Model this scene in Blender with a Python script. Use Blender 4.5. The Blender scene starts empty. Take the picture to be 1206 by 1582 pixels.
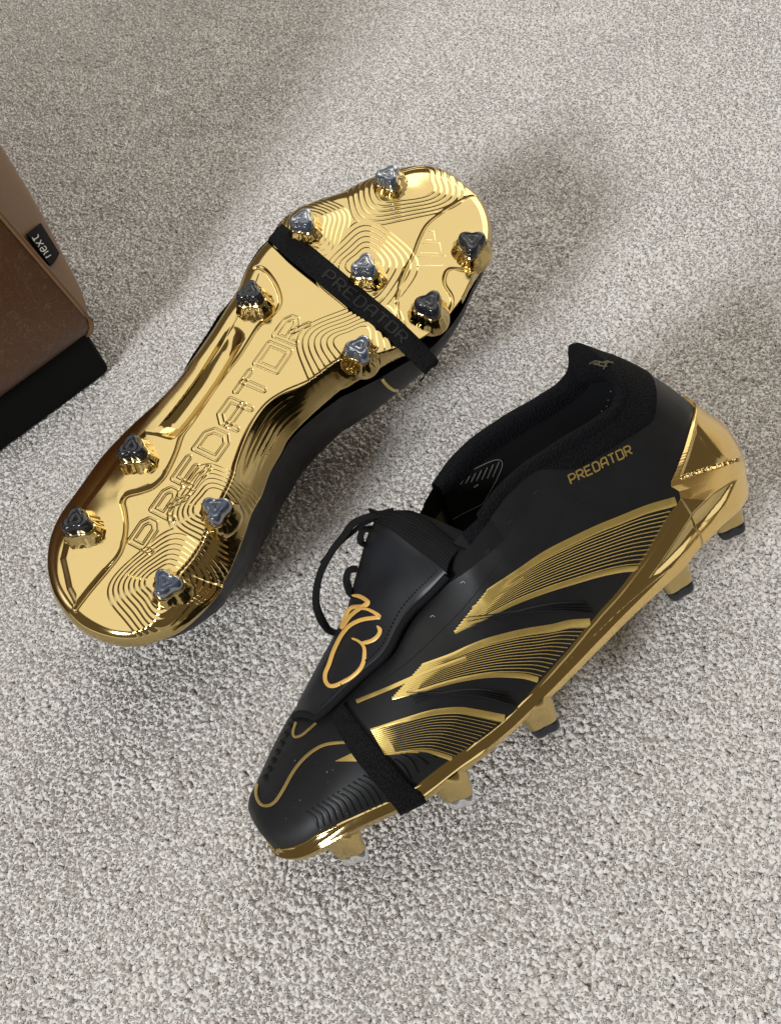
import bpy, math, random
import numpy as np
from mathutils import Vector, Matrix
from mathutils.bvhtree import BVHTree

rng = np.random.default_rng(7)
random.seed(7)
scene = bpy.context.scene
col = scene.collection

# ------------------------------------------------------------------ camera
PITCH, ROLL, CAM_H, FOC = math.radians(54), math.radians(-20), 0.48, 1700.0
PCX, PCY = 603.0, 791.0
FW = np.array([0, math.cos(PITCH), -math.sin(PITCH)])
_u = np.array([0, math.sin(PITCH), math.cos(PITCH)])
_r = np.array([1.0, 0, 0])
RT = _r * math.cos(ROLL) + _u * math.sin(ROLL)
UP = _u * math.cos(ROLL) - _r * math.sin(ROLL)
CAM = np.array([0, 0, CAM_H])
cd = bpy.data.cameras.new('camera')
cam = bpy.data.objects.new('camera', cd)
col.objects.link(cam)
m = Matrix.Identity(4)
for i, v in enumerate((RT, UP, -FW)):
    for k in range(3):
        m[k][i] = v[k]
m.translation = CAM
cam.matrix_world = m
cd.sensor_fit = 'VERTICAL'
cd.angle_y = 2 * math.atan(791.0 / FOC)
cd.clip_start, cd.clip_end = 0.01, 50
scene.camera = cam

# ------------------------------------------------------------------ light of the room
w = bpy.data.worlds.new('World')
scene.world = w
w.use_nodes = True
bg = w.node_tree.nodes['Background']
bg.inputs[0].default_value = (1.0, 0.80, 0.53, 1)
bg.inputs[1].default_value = 0.13


def area(name, loc, target, sx, sy, power, color):
    l = bpy.data.lights.new(name, 'AREA')
    l.shape = 'RECTANGLE'
    l.size, l.size_y = sx, sy
    l.energy = power
    l.color = color
    o = bpy.data.objects.new(name, l)
    col.objects.link(o)
    o.location = loc
    d = Vector(target) - Vector(loc)
    o.rotation_euler = d.to_track_quat('-Z', 'Y').to_euler()
    return o


AZ, EL = math.atan2(0.65, 0.76), math.radians(33)
FOCUS = Vector((0.08, 0.40, 0.05))
wl = FOCUS - Vector((math.cos(AZ) * math.cos(EL), math.sin(AZ) * math.cos(EL), -math.sin(EL))) * 3.2
area('window_light', wl, FOCUS, 0.62, 0.70, 76, (0.93, 0.97, 1.0))
area('ceiling_bounce_fill', (0.4, 1.75, 2.3), (0.4, 1.75, 0), 4.0, 4.0, 52, (1.0, .985, .93))  # added overhead fill, stands in for light bounced off the unseen ceiling
area('wall_bounce_fill', (2.3, 2.5, 1.25), (0.1, 0.4, 0.1), 2.8, 2.2, 46, (1.0, 0.95, 0.86))  # added side fill for bounce from an unseen wall, brightens edges in the gold

vs = scene.view_settings
vs.view_transform, vs.look, vs.exposure, vs.gamma = 'Standard', 'None', 0.26, 1
vs.use_curve_mapping = False
scene.cycles.max_bounces = 8


# ------------------------------------------------------------------ helpers
def nrm(v):
    v = np.asarray(v, float)
    return v / np.linalg.norm(v)


def ray(p):
    p = np.atleast_2d(np.asarray(p, float))
    d = FW + np.outer((p[:, 0] - PCX) / FOC, RT) - np.outer((p[:, 1] - PCY) / FOC, UP)
    return d / np.linalg.norm(d, axis=1)[:, None]


def onplane(p, P0, n):
    d = ray(p)
    return CAM + d * (((P0 - CAM) @ n) / (d @ n))[:, None]


def ground(x, y, z=0.0):
    return onplane((x, y), np.array([0, 0, z]), np.array([0, 0, 1.0]))[0]


def smooth(e0, e1, x):
    t = np.clip((np.asarray(x, float) - e0) / (e1 - e0), 0, 1)
    return t * t * (3 - 2 * t)


def spline(pts, n, closed=False):
    """Catmull-Rom through pts, resampled evenly to n points."""
    P = np.asarray(pts, float)
    if closed:
        P = np.vstack([P[-1], P, P[0], P[1]])
    else:
        P = np.vstack([2 * P[0] - P[1], P, 2 * P[-1] - P[-2]])
    out = []
    for i in range(1, len(P) - 2):
        t = np.linspace(0, 1, 12, endpoint=False)[:, None]
        a, b, c, d = P[i - 1], P[i], P[i + 1], P[i + 2]
        out.append(.5 * (2 * b + (c - a) * t + (2 * a - 5 * b + 4 * c - d) * t ** 2 + (3 * b - a - 3 * c + d) * t ** 3))
    out.append(P[-2][None])
    Q = np.vstack(out)
    L = np.r_[0, np.cumsum(np.linalg.norm(np.diff(Q, axis=0), axis=1))]
    s = np.linspace(0, L[-1], n + 1)[:-1] if closed else np.linspace(0, L[-1], n)
    return np.stack([np.interp(s, L, Q[:, k]) for k in range(Q.shape[1])], 1)


def resample(pts, n):
    Q = np.asarray(pts, float)
    L = np.r_[0, np.cumsum(np.linalg.norm(np.diff(Q, axis=0), axis=1))]
    s = np.linspace(0, L[-1], n)
    return np.stack([np.interp(s, L, Q[:, k]) for k in range(Q.shape[1])], 1)


def mesh_obj(name, V, Fc, mat, parent=None, smooth_shade=True):
    me = bpy.data.meshes.new(name)
    V = np.asarray(V, float)
    me.from_pydata(V.tolist() if not isinstance(V, list) else V, [], Fc if isinstance(Fc, list) else Fc.tolist())
    me.update()
    if smooth_shade:
        me.polygons.foreach_set('use_smooth', [True] * len(me.polygons))
    if mat:
        me.materials.append(mat)
    o = bpy.data.objects.new(name, me)
    col.objects.link(o)
    if parent:
        o.parent = parent
    return o


def grid_faces(nu, nv, closed_u=False, closed_v=False, off=0, flip=False):
    iu = np.arange(nu if closed_u else nu - 1)
    iv = np.arange(nv if closed_v else nv - 1)
    a, b = np.meshgrid(iu, iv, indexing='ij')
    a2, b2 = (a + 1) % nu, (b + 1) % nv
    q = np.stack([a * nv + b, a2 * nv + b, a2 * nv + b2, a * nv + b2], -1).reshape(-1, 4) + off
    return q[:, ::-1] if flip else q


class MB:
    """collects pieces into one mesh"""
    def __init__(s):
        s.V, s.F, s.n = [], [], 0

    def add(s, V, F):
        V = np.asarray(V, float).reshape(-1, 3)
        s.V.append(V)
        s.F += [[int(i) + s.n for i in f] for f in F]
        s.n += len(V)

    def grid(s, G, **k):
        G = np.asarray(G)
        s.add(G.reshape(-1, 3), grid_faces(G.shape[0], G.shape[1], **k))

    def build(s, name, mat, parent=None, sm=True):
        return mesh_obj(name, np.vstack(s.V), s.F, mat, parent, sm)


def tube(pts, r, k=8, flat=1.0):
    """round or flattened tube grid along pts"""
    P = np.asarray(pts, float)
    T = np.gradient(P, axis=0)
    T /= np.linalg.norm(T, axis=1)[:, None] + 1e-12
    up = np.array([0, 0, 1.0])
    N = np.cross(T, up)
    N /= np.linalg.norm(N, axis=1)[:, None] + 1e-9
    B = np.cross(N, T)
    r = np.broadcast_to(r, (len(P),))
    a = np.linspace(0, 2 * np.pi, k, endpoint=False)
    return P[:, None] + r[:, None, None] * (np.cos(a)[None, :, None] * N[:, None] + flat * np.sin(a)[None, :, None] * B[:, None])


def empty(name, loc):
    o = bpy.data.objects.new(name, None)
    o.empty_display_size = 0.02
    col.objects.link(o)
    o.location = loc
    return o


def seg_dist(X, P, closed=False):
    """distance of points X to polyline P (2-D) and index of nearest segment"""
    P = np.asarray(P, float)
    if closed:
        P = np.vstack([P, P[0]])
    best = np.full(len(X), 1e9)
    idx = np.zeros(len(X), int)
    for i in range(len(P) - 1):
        a, b = P[i], P[i + 1]
        ab = b - a
        t = np.clip(((X - a) @ ab) / (ab @ ab + 1e-18), 0, 1)
        d = np.hypot(X[:, 0] - a[0] - t * ab[0], X[:, 1] - a[1] - t * ab[1])
        k = d < best
        best[k] = d[k]
        idx[k] = i
    return best, idx


def inside(X, P):
    P = np.asarray(P)
    r = np.zeros(len(X), bool)
    j = len(P) - 1
    for i in range(len(P)):
        a, b = P[i], P[j]
        c = ((a[1] > X[:, 1]) != (b[1] > X[:, 1]))
        xx = (b[0] - a[0]) * (X[:, 1] - a[1]) / (b[1] - a[1] + 1e-18) + a[0]
        r ^= c & (X[:, 0] < xx)
        j = i
    return r


# ------------------------------------------------------------------ materials
def material(name, base, rough=.5, metal=0.0, **kw):
    mt = bpy.data.materials.new(name)
    mt.use_nodes = True
    b = mt.node_tree.nodes['Principled BSDF']
    b.inputs['Base Color'].default_value = (*base, 1)
    b.inputs['Roughness'].default_value = rough
    b.inputs['Metallic'].default_value = metal
    for k, v in kw.items():
        b.inputs[k].default_value = v
    return mt, mt.node_tree, b


def noise_bump(nt, b, scale, strength, dist=.0005, detail=2, kind='noise'):
    tc = nt.nodes.new('ShaderNodeTexCoord')
    if kind == 'noise':
        n = nt.nodes.new('ShaderNodeTexNoise')
        n.inputs['Detail'].default_value = detail
    else:
        n = nt.nodes.new('ShaderNodeTexVoronoi')
    n.inputs['Scale'].default_value = scale
    bp = nt.nodes.new('ShaderNodeBump')
    bp.inputs['Strength'].default_value = strength
    bp.inputs['Distance'].default_value = dist
    nt.links.new(tc.outputs['Object'], n.inputs['Vector'])
    nt.links.new(n.outputs[0], bp.inputs['Height'])
    nt.links.new(bp.outputs[0], b.inputs['Normal'])
    return tc, n


def vary(nt, b, sock, scale, lo, hi, detail=4):
    tc = nt.nodes.new('ShaderNodeTexCoord')
    n = nt.nodes.new('ShaderNodeTexNoise')
    n.inputs['Scale'].default_value = scale
    n.inputs['Detail'].default_value = detail
    mr = nt.nodes.new('ShaderNodeMapRange')
    mr.inputs['From Min'].default_value, mr.inputs['From Max'].default_value = .3, .7
    mr.inputs['To Min'].default_value, mr.inputs['To Max'].default_value = lo, hi
    nt.links.new(tc.outputs['Object'], n.inputs['Vector'])
    nt.links.new(n.outputs[0], mr.inputs['Value'])
    nt.links.new(mr.outputs[0], b.inputs[sock])


GOLD, nt, b = material('gold_chrome', (.585, .45, .20), .09, 1.0)
noise_bump(nt, b, 90, .05, .0008, 2)
vary(nt, b, 'Roughness', 45, .065, .155, 6)
GOLDS, nt, b = material('gold_satin', (.92, .66, .26), .24, 1.0)
noise_bump(nt, b, 700, .06, .0003, 2)
PRINT, nt, b = material('gold_print', (.66, .49, .16), .34, .8)
vary(nt, b, 'Roughness', 200, .24, .36)
EMBLEM, nt, b = material('emblem_rubber', (.62, .37, .10), .42, .1)
BLACK, nt, b = material('black_synthetic', (.0080, .0082, .0095), .45, 0, **{'Specular IOR Level': .26})
noise_bump(nt, b, 1800, .10, .0002, 2)
vary(nt, b, 'Roughness', 120, .42, .54)
FLAP, nt, b = material('tongue_synthetic', (.008, .0095, .013), .42, 0, **{'Specular IOR Level': .36})
noise_bump(nt, b, 60, .12, .002, 2)
KNIT, nt, b = material('black_knit', (.0065, .0065, .008), .9, 0, **{'Specular IOR Level': .12})
tcn, vn = noise_bump(nt, b, 1150, .9, .0006, kind='voronoi')
cr = nt.nodes.new('ShaderNodeValToRGB')
cr.color_ramp.elements[0].color = (.010, .010, .013, 1)
cr.color_ramp.elements[1].color = (.003, .003, .004, 1)
cr.color_ramp.elements[1].position = .6
nt.links.new(vn.outputs[0], cr.inputs[0])
nt.links.new(cr.outputs[0], b.inputs['Base Color'])
LINING, nt, b = material('black_lining', (.0075, .0075, .0085), .75, 0, **{'Specular IOR Level': .12})
noise_bump(nt, b, 900, .3, .0003)
STRAP, nt, b = material('black_elastic', (.0060, .0060, .0068), .85, 0, **{'Specular IOR Level': .12})
tcn, vn = noise_bump(nt, b, 1350, .8, .0006, kind='voronoi')
cr = nt.nodes.new('ShaderNodeValToRGB')
cr.color_ramp.elements[0].color = (.013, .013, .0145, 1)
cr.color_ramp.elements[1].color = (.0025, .0025, .003, 1)
cr.color_ramp.elements[1].position = .65
nt.links.new(vn.outputs[0], cr.inputs[0])
nt.links.new(cr.outputs[0], b.inputs['Base Color'])
LETTER, nt, b = material('gloss_black_print', (.006, .006, .007), .36, 0, **{'Specular IOR Level': .3})
LACE, nt, b = material('lace_black', (.0055, .0055, .0065), .8, 0, **{'Specular IOR Level': .15})
noise_bump(nt, b, 1600, .7, .0004, kind='voronoi')
HOLE, nt, b = material('hole_black', (.001, .001, .001), .9, 0)
GREYP, nt, b = material('grey_print', (.22, .22, .19), .5, 0)
STUDG, nt, b = material('smoky_stud', (.055, .075, .115), .16, 0, **{'Transmission Weight': .3, 'IOR': 1.48})
STUDB, nt, b = material('black_stud', (.012, .013, .018), .13, 0)
STUDC, nt, b = material('clear_stud', (.20, .215, .23), .14, 0, **{'Transmission Weight': .7, 'IOR': 1.45})
SILV, nt, b = material('grey_edge', (.35, .33, .30), .4, .6)

# ------------------------------------------------------------------ carpet
CARPET, nt, b = material('carpet_yarn', (.5, .47, .44), .95, 0, **{'Sheen Weight': .25, 'Sheen Roughness': .5})
oi = nt.nodes.new('ShaderNodeObjectInfo')
cr = nt.nodes.new('ShaderNodeValToRGB')
e = cr.color_ramp.elements
e[0].color = (.565, .525, .498, 1)
e[1].color = (.705, .685, .660, 1)
k_ = e.new(.45)
k_.color = (.63, .603, .578, 1)
nt.links.new(oi.outputs['Random'], cr.inputs[0])
tc = nt.nodes.new('ShaderNodeTexCoord')
nz = nt.nodes.new('ShaderNodeTexNoise')
nz.inputs['Scale'].default_value = 2600
nz.inputs['Detail'].default_value = 2
mx = nt.nodes.new('ShaderNodeMixRGB')
mx.blend_type = 'MULTIPLY'
mx.inputs[0].default_value = .14
nt.links.new(tc.outputs['Object'], nz.inputs['Vector'])
nt.links.new(cr.outputs[0], mx.inputs[1])
nt.links.new(nz.outputs[0], mx.inputs[2])
nt.links.new(mx.outputs[0], b.inputs['Base Color'])
BACKING, nt, b = material('carpet_backing', (.6, .56, .52), 1.0)

BX0, BX1, BY0, BY1 = -.75, .95, -.35, 1.65
o = mesh_obj('carpet', [(-3, -3, .0022), (4, -3, .0022), (4, 4, .0022), (-3, 4, .0022)], [[0, 1, 2, 3]], BACKING, None, False)
o['kind'] = 'structure'
o['label'] = 'pale grey beige cut pile carpet under the boots'
PILE_Z = .0045


def tuft(seed):
    r = np.random.default_rng(seed)
    n, k = 6, 7
    z = np.linspace(-.0032, .0004, n)
    G = np.zeros((n, k, 3))
    bend = r.uniform(-.0011, .0011, 2)
    ph = r.uniform(0, 6.28)
    tw = r.uniform(1.5, 3)
    for i in range(n):
        t = i / (n - 1)
        rad = .00138 * (0.75 + .5 * math.sin(math.pi * min(1, t * 1.05)) ** .7) * (1 if i < n - 1 else .55)
        for j in range(k):
            a = 2 * math.pi * j / k
            lob = 1 + .26 * math.cos(2 * (a + tw * t * 2) + ph)
            G[i, j] = (bend[0] * t * t * 1.6 + rad * lob * math.cos(a), bend[1] * t * t * 1.6 + rad * lob * math.sin(a) * .85, z[i])
    V = G.reshape(-1, 3).tolist()
    F_ = [list(map(int, q)) for q in grid_faces(n, k, closed_v=True)]
    V.append([bend[0] * 1.6, bend[1] * 1.6, z[-1] + .0006])
    F_ += [[(n - 1) * k + j, (n - 1) * k + (j + 1) % k, n * k] for j in range(k)]
    me = bpy.data.meshes.new('tuft')
    me.from_pydata(V, [], F_)
    me.polygons.foreach_set('use_smooth', [True] * len(me.polygons))
    me.materials.append(CARPET)
    return bpy.data.objects.new('tuft', me)


tufts = [tuft(100 + i) for i in range(6)]


def vnoise(X, Y, s, seed):
    r = np.random.default_rng(seed)
    T = r.random((64, 64))
    x, y = X / s, Y / s
    xi, yi = np.floor(x).astype(int), np.floor(y).astype(int)
    fx, fy = x - xi, y - yi
    fx, fy = fx * fx * (3 - 2 * fx), fy * fy * (3 - 2 * fy)
    g = lambda i, j: T[i % 64, j % 64]
    return (g(xi, yi) * (1 - fx) + g(xi + 1, yi) * fx) * (1 - fy) + (g(xi, yi + 1) * (1 - fx) + g(xi + 1, yi + 1) * fx) * fy


SP = .0018
gx, gy = np.meshgrid(np.arange(BX0, BX1, SP), np.arange(BY0, BY1, SP * .92), indexing='ij')
gx = gx + (np.arange(gx.shape[1]) % 2) * SP * .5
px_ = (gx + rng.normal(0, SP * .27, gx.shape)).ravel()
py_ = (gy + rng.normal(0, SP * .27, gy.shape)).ravel()
# only where some nearby camera could see it
far = (px_ > -.62 + .0 * py_) & (px_ < .30 + .62 * (py_ + .2))
px_, py_ = px_[far], py_[far]
hz = PILE_Z + .0006 * (vnoise(px_, py_, .007, 1) - .5) + .0012 * (vnoise(px_, py_, .021, 2) - .5) + rng.normal(0, .00013, len(px_))
npt = len(px_)
print('tufts', npt)
me = bpy.data.meshes.new('carpet_pile')
me.vertices.add(npt)
me.vertices.foreach_set('co', np.stack([px_, py_, hz], 1).ravel())
lean_x = .95 * (vnoise(px_, py_, .05, 3) - .5) + .5 * (vnoise(px_, py_, .012, 5) - .5) + rng.normal(0, .22, npt)
lean_y = .95 * (vnoise(px_, py_, .05, 4) - .5) + .5 * (vnoise(px_, py_, .012, 6) - .5) + rng.normal(0, .22, npt)
at = me.attributes.new('rot', 'FLOAT_VECTOR', 'POINT')
at.data.foreach_set('vector', np.stack([lean_x, lean_y, rng.uniform(0, 6.28, npt)], 1).ravel())
at = me.attributes.new('scl', 'FLOAT', 'POINT')
at.data.foreach_set('value', rng.uniform(.86, 1.2, npt))
pile = bpy.data.objects.new('carpet_pile', me)
col.objects.link(pile)
pile['kind'] = 'stuff'
pile['label'] = 'short twisted grey beige carpet pile'
ng = bpy.data.node_groups.new('pile', 'GeometryNodeTree')
ng.interface.new_socket('Geometry', in_out='INPUT', socket_type='NodeSocketGeometry')
ng.interface.new_socket('Geometry', in_out='OUTPUT', socket_type='NodeSocketGeometry')
gi, go = ng.nodes.new('NodeGroupInput'), ng.nodes.new('NodeGroupOutput')
iop = ng.nodes.new('GeometryNodeInstanceOnPoints')
jg = ng.nodes.new('GeometryNodeJoinGeometry')
for t_ in tufts:
    n_ = ng.nodes.new('GeometryNodeObjectInfo')
    n_.inputs['Object'].default_value = t_
    n_.inputs['As Instance'].default_value = True
    ng.links.new(n_.outputs['Geometry'], jg.inputs[0])
ra = ng.nodes.new('GeometryNodeInputNamedAttribute')
ra.data_type = 'FLOAT_VECTOR'
ra.inputs['Name'].default_value = 'rot'
sa = ng.nodes.new('GeometryNodeInputNamedAttribute')
sa.data_type = 'FLOAT'
sa.inputs['Name'].default_value = 'scl'
rv = ng.nodes.new('FunctionNodeRandomValue')
rv.data_type = 'INT'
for s_ in rv.inputs:
    if s_.enabled and s_.name == 'Max':
        s_.default_value = len(tufts) - 1
ng.links.new(gi.outputs[0], iop.inputs['Points'])
ng.links.new(jg.outputs[0], iop.inputs['Instance'])
iop.inputs['Pick Instance'].default_value = True
ng.links.new([s_ for s_ in rv.outputs if s_.enabled][0], iop.inputs['Instance Index'])
ng.links.new([s_ for s_ in ra.outputs if s_.enabled][0], iop.inputs['Rotation'])
ng.links.new([s_ for s_ in sa.outputs if s_.enabled][0], iop.inputs['Scale'])
ng.links.new(iop.outputs[0], go.inputs[0])
md = pile.modifiers.new('pile', 'NODES')
md.node_group = ng

# ------------------------------------------------------------------ lettering strokes (unit box, x along the line, y up)
GLY = {
    'P': [[(0, 0), (0, 1), (.78, 1), (1, .84), (1, .56), (.8, .40), (0.02, .40)]],
    'R': [[(0, 0), (0, 1), (.78, 1), (1, .84), (1, .6), (.8, .45), (0.02, .45)], [(.45, .45), (1, 0)]],
    'E': [[(1, 1), (0, 1), (0, 0), (1, 0)], [(0, .5), (.8, .5)]],
    'D': [[(0, 0), (0, 1), (.75, 1), (1, .78), (1, .22), (.75, 0), (0, 0)]],
    'A': [[(0, 0), (0, .68), (.3, 1), (1, 1), (1, 0)], [(0, .40), (1, .40)]],
    'T': [[(0, 1), (1, 1)], [(.5, 1), (.5, 0)]],
    'O': [[(0, 0), (0, 1), (1, 1), (1, 0), (0, 0)]],
    'C': [[(1, 1), (0, 1), (0, 0), (1, 0)]],
    'N': [[(0, 0), (0, 1), (1, 0), (1, 1)]],
    'L': [[(0, 1), (0, 0), (1, 0)]],
    'F': [[(0, 0), (0, 1), (1, 1)], [(0, .5), (.8, .5)]],
    'M': [[(0, 0), (0, 1), (.5, .4), (1, 1), (1, 0)]],
    'n': [[(0, 0), (0, .62)], [(0, .45), (.3, .62), (.7, .62), (1, .42), (1, 0)]],
    'e': [[(.05, .33), (.98, .33), (.95, .48), (.72, .63), (.3, .63), (.03, .42), (.03, .2), (.3, 0), (.72, 0), (.95, .12)]],
    'x': [[(0, 0), (1, .62)], [(0, .62), (1, 0)]],
    't': [[(.4, .95), (.4, .15), (.6, 0), (.95, 0)], [(.0, .63), (.95, .63)]],
}

ROOT = {}


def put(name, V, Fc, mat, root, sm=True, parent=None):
    V = np.asarray(V, float).reshape(-1, 3) - np.array(ROOT[root.name])
    return mesh_obj(name, V, Fc, mat, parent or root, sm)


def put_mb(mb, name, mat, root, sm=True, parent=None):
    return put(name, np.vstack(mb.V), mb.F, mat, root, sm, parent)


class Target:
    """surface in world space that printed marks are laid on"""
    def __init__(s, V, Fc):
        s.V = np.asarray(V, float)
        s.t = BVHTree.FromPolygons([Vector(v) for v in s.V.tolist()], [list(map(int, f)) for f in Fc])

    def px(s, p):
        d = Vector(ray(p)[0])
        h = s.t.ray_cast(Vector(CAM), d)
        if h[0] is None:
            return None
        nn = h[1] if h[1].dot(d) < 0 else -h[1]
        return np.array(h[0]), np.array(nn), h[2]


def strip(mb, P2, hw, mapf, lift=.00025, roof=.0, closed=False):
    """flat or roofed ribbon along a 2-D line, laid on a surface by mapf(point)->(pos, normal)"""
    P2 = np.asarray(P2, float)
    T = np.gradient(P2, axis=0)
    T /= np.linalg.norm(T, axis=1)[:, None] + 1e-12
    N = np.stack([-T[:, 1], T[:, 0]], 1)
    hw = np.broadcast_to(hw, (len(P2),))
    rows, ok = [], []
    for i, p in enumerate(P2):
        r = []
        for sgn, rf in ((-1, 0), (0, roof), (1, 0)):
            q = mapf(p + sgn * hw[i] * N[i])
            if q is None:
                r = None
                break
            r.append(q[0] + q[1] * (lift + rf))
        rows.append(r)
    run = []
    for r in rows + [None]:
        if r is not None and (not run or np.linalg.norm(r[1] - run[-1][1]) < .012):
            run.append(r)
        else:
            if len(run) > 1:
                mb.grid(np.array(run))
            run = [r] if r is not None else []


def word_strokes(text, x0, adv, wd, ht):
    out = []
    for i, ch in enumerate(text):
        for st in GLY.get(ch, []):
            out.append([(x0 + i * adv + a * wd, b_ * ht) for a, b_ in st])
    return out


# ------------------------------------------------------------------ studs (gold lobed foot > plastic tip)
def lathe3(prof, k=42, ph=0.0):
    th = np.linspace(0, 2 * np.pi, k, endpoint=False)
    G = []
    for z, r, a3, fl in prof:
        rr = r * (1 + a3 * np.cos(3 * th) + fl * np.cos(15 * th) + .4 * fl * np.cos(7 * th + 1))
        G.append(np.stack([rr * np.cos(th + ph), rr * np.sin(th + ph), np.full(k, z)], 1))
    return np.array(G) * .001


def stud_mesh(name, prof, mat, cap=True):
    G = lathe3(prof)
    n, k = G.shape[:2]
    F_ = [list(map(int, q)) for q in grid_faces(n, k, closed_v=True)]
    V = G.reshape(-1, 3).tolist()
    if cap:
        V.append([0, 0, prof[-1][0] * .001])
        F_ += [[(n - 1) * k + j, (n - 1) * k + (j + 1) % k, n * k] for j in range(k)]
    me = bpy.data.meshes.new(name)
    me.from_pydata(V, [], F_)
    me.polygons.foreach_set('use_smooth', [True] * len(me.polygons))
    me.materials.append(mat)
    return me


FOOT = [(-2.5, 10.2, .05, .0), (-.6, 9.9, .06, .01), (.3, 9.5, .08, .03), (1.2, 9.1, .12, .055), (2.2, 8.7, .14, .06), (3.6, 8.0, .16, .045), (5.2, 7.1, .18, .03), (6.6, 6.6, .2, .01), (6.7, 6.0, .2, 0)]
FOOT2 = [(-8.0, 8.6, .03, .0), (-2.5, 8.9, .05, .0), (0, 8.2, .10, .0), (3, 7.2, .16, .0), (6, 6.4, .2, .0), (6.6, 6.3, .2, .0), (6.7, 5.9, .2, 0)]
TIP = [(6.2, 6.0, .21, 0), (7.2, 6.25, .21, 0), (9.5, 5.9, .235, 0), (11.2, 5.45, .25, 0), (12.0, 4.9, .25, 0), (12.35, 4.2, .23, 0), (12.3, 3.8, .22, 0), (11.9, 3.4, .2, 0), (11.9, 2.7, .2, 0), (12.2, 2.4, .2, 0), (12.2, 1.6, .2, 0), (11.95, 1.3, .2, 0), (11.95, .5, 0, 0)]
foot_me = stud_mesh('stud', FOOT, GOLD)
foot2_me = stud_mesh('stud', FOOT2, GOLD)
tip_me = {k_: stud_mesh('stud_tip', TIP, mt) for k_, mt in (('g', STUDG), ('b', STUDB), ('c', STUDC))}


def add_stud(root, pos, zdir, xdir, tip, foot=None, sc=1.0):
    z = Vector(nrm(zdir))
    x = Vector(xdir)
    x = (x - z * x.dot(z)).normalized()
    y = z.cross(x)
    o_ = bpy.data.objects.new('stud', foot or foot_me)
    col.objects.link(o_)
    o_.parent = root
    M_ = Matrix((x, y, z)).transposed().to_4x4()
    M_ = Matrix.Translation(Vector(pos) - Vector(ROOT[root.name])) @ M_ @ Matrix.Scale(sc, 4)
    o_.matrix_local = M_
    t_ = bpy.data.objects.new('stud_tip', tip_me[tip])
    col.objects.link(t_)
    t_.parent = o_
    return o_


# ================================================================== BOOT SHOWING ITS SOLE
nA = nrm((.03, -.17, .985))
PA = onplane((420, 640), np.array([0, 0, .092]), np.array([0, 0, 1.0]))[0]
_h = onplane((115, 960), PA, nA)[0]
_t = onplane((725, 295), PA, nA)[0]
eAx = nrm(_t - _h)
eAy = np.cross(nA, eAx)
OUT = [(540,294,6),(556,287,6),(583,276,6),(617,266,6),(636,262,6),(659,262,6),(683,267,6),(705,277,6),(719,288,6),(737,303,6),(749,320,6),(757,340,6),(760,359,6),(759,379,6),(754,399,6),(743,420,6),(727,446,6),(715,470,6),(697,496,7),(677,519,8),(661,534,9),(631,551,10),(607,564,11),(583,578,12),(541,600,14),(525,607,15),(506,621,16),(486,637,17),(460,661,18),(444,680,18),(434,700,18),(417,730,17),(405,764,16),(391,795,15),(379,831,13),(367,859,12),(347,899,10),(344,911,9),(327,933,8),(304,957,8),(276,979,8),(250,990,8),(220,998,8),(195,999,8),(175,996,8),(150,988,8),(126,975,8),(104,953,8),(86,925,8),(77,895,8),(75,869,8),(78,843,8),(85,820,8),(96,798,8),(114,772,8),(134,744,8),(160,709,9),(184,683,9),(210,657,9),(240,630,9),(265,604,9),(283,582,9),(297,560,8),(322,524,8),(345,487,7),(368,450,7),(380,419,6),(400,389,6),(415,374,6),(435,346,6),(460,328,6),(481,318,6),(499,310,6),(527,301,6)]
INN = [(545,305),(590,288),(635,276),(670,276),(700,288),(722,303),(738,325),(745,360),(742,392),(730,425),(712,462),(695,490),(672,513),(640,528),(610,540),(580,552),(556,555),(540,557),(520,566),(500,578),(480,590),(462,600),(439,608),(425,616),(410,629),(400,642),(386,665),(375,690),(367,715),(362,740),(352,770),(338,800),(328,818),(315,840),(303,866),(290,886),(275,915),(262,940),(240,960),(215,972),(190,972),(165,965),(140,952),(118,935),(102,912),(93,890),(92,865),(95,845),(104,822),(115,800),(132,775),(152,746),(176,714),(200,688),(226,662),(255,634),(281,606),(300,582),(314,562),(338,528),(362,490),(384,455),(398,424),(415,395),(430,378),(450,352),(473,336),(495,322),(520,310)]


def baseA(x, y):
    """gentle rocker of the plate along its length and crown across it"""
    return -.75 * np.clip(x - .055, 0, None) ** 2 - .35 * np.clip(-x - .07, 0, None) ** 2 - .9 * y ** 2


def locA(p, h=0.0):
    p = np.atleast_2d(np.asarray(p, float))[:, :2]
    h = np.broadcast_to(h, (len(p),)).astype(float)
    hh = h.copy()
    for _ in range(4):
        d = ray(p)
        t = ((PA - CAM) @ nA + hh) / (d @ nA)
        X = CAM + d * t[:, None] - PA
        x, y = X @ eAx, X @ eAy
        hh = h + baseA(x, y)
    return np.stack([x, y], 1)


def worldA(x, y, h):
    return PA + np.multiply.outer(x, eAx) + np.multiply.outer(y, eAy) + np.multiply.outer(h, nA)


oa = np.array(OUT, float)
eo = oa[:, 2] * .001
L0 = locA(oa, -eo)
OL = spline(np.column_stack([L0, eo]), 560, closed=True)
OL, EO = OL[:, :2], OL[:, 2]
IL = spline(locA(INN), 360, closed=True)
ih, it_ = OL[:, 0].argmin(), OL[:, 0].argmax()


def arc(i, j):
    return np.arange(i, j + 1) if j >= i else np.r_[np.arange(i, len(OL)), np.arange(0, j + 1)]


s1, s2 = arc(ih, it_), arc(it_, ih)[::-1]
if OL[s1, 1].mean() < OL[s2, 1].mean():
    s1, s2 = s2, s1                                   # s1 lateral (+y), s2 medial


def side(ids, x):
    xs = np.maximum.accumulate(OL[ids, 0]) + np.arange(len(ids)) * 1e-9
    return np.interp(x, xs, OL[ids, 1])


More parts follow.
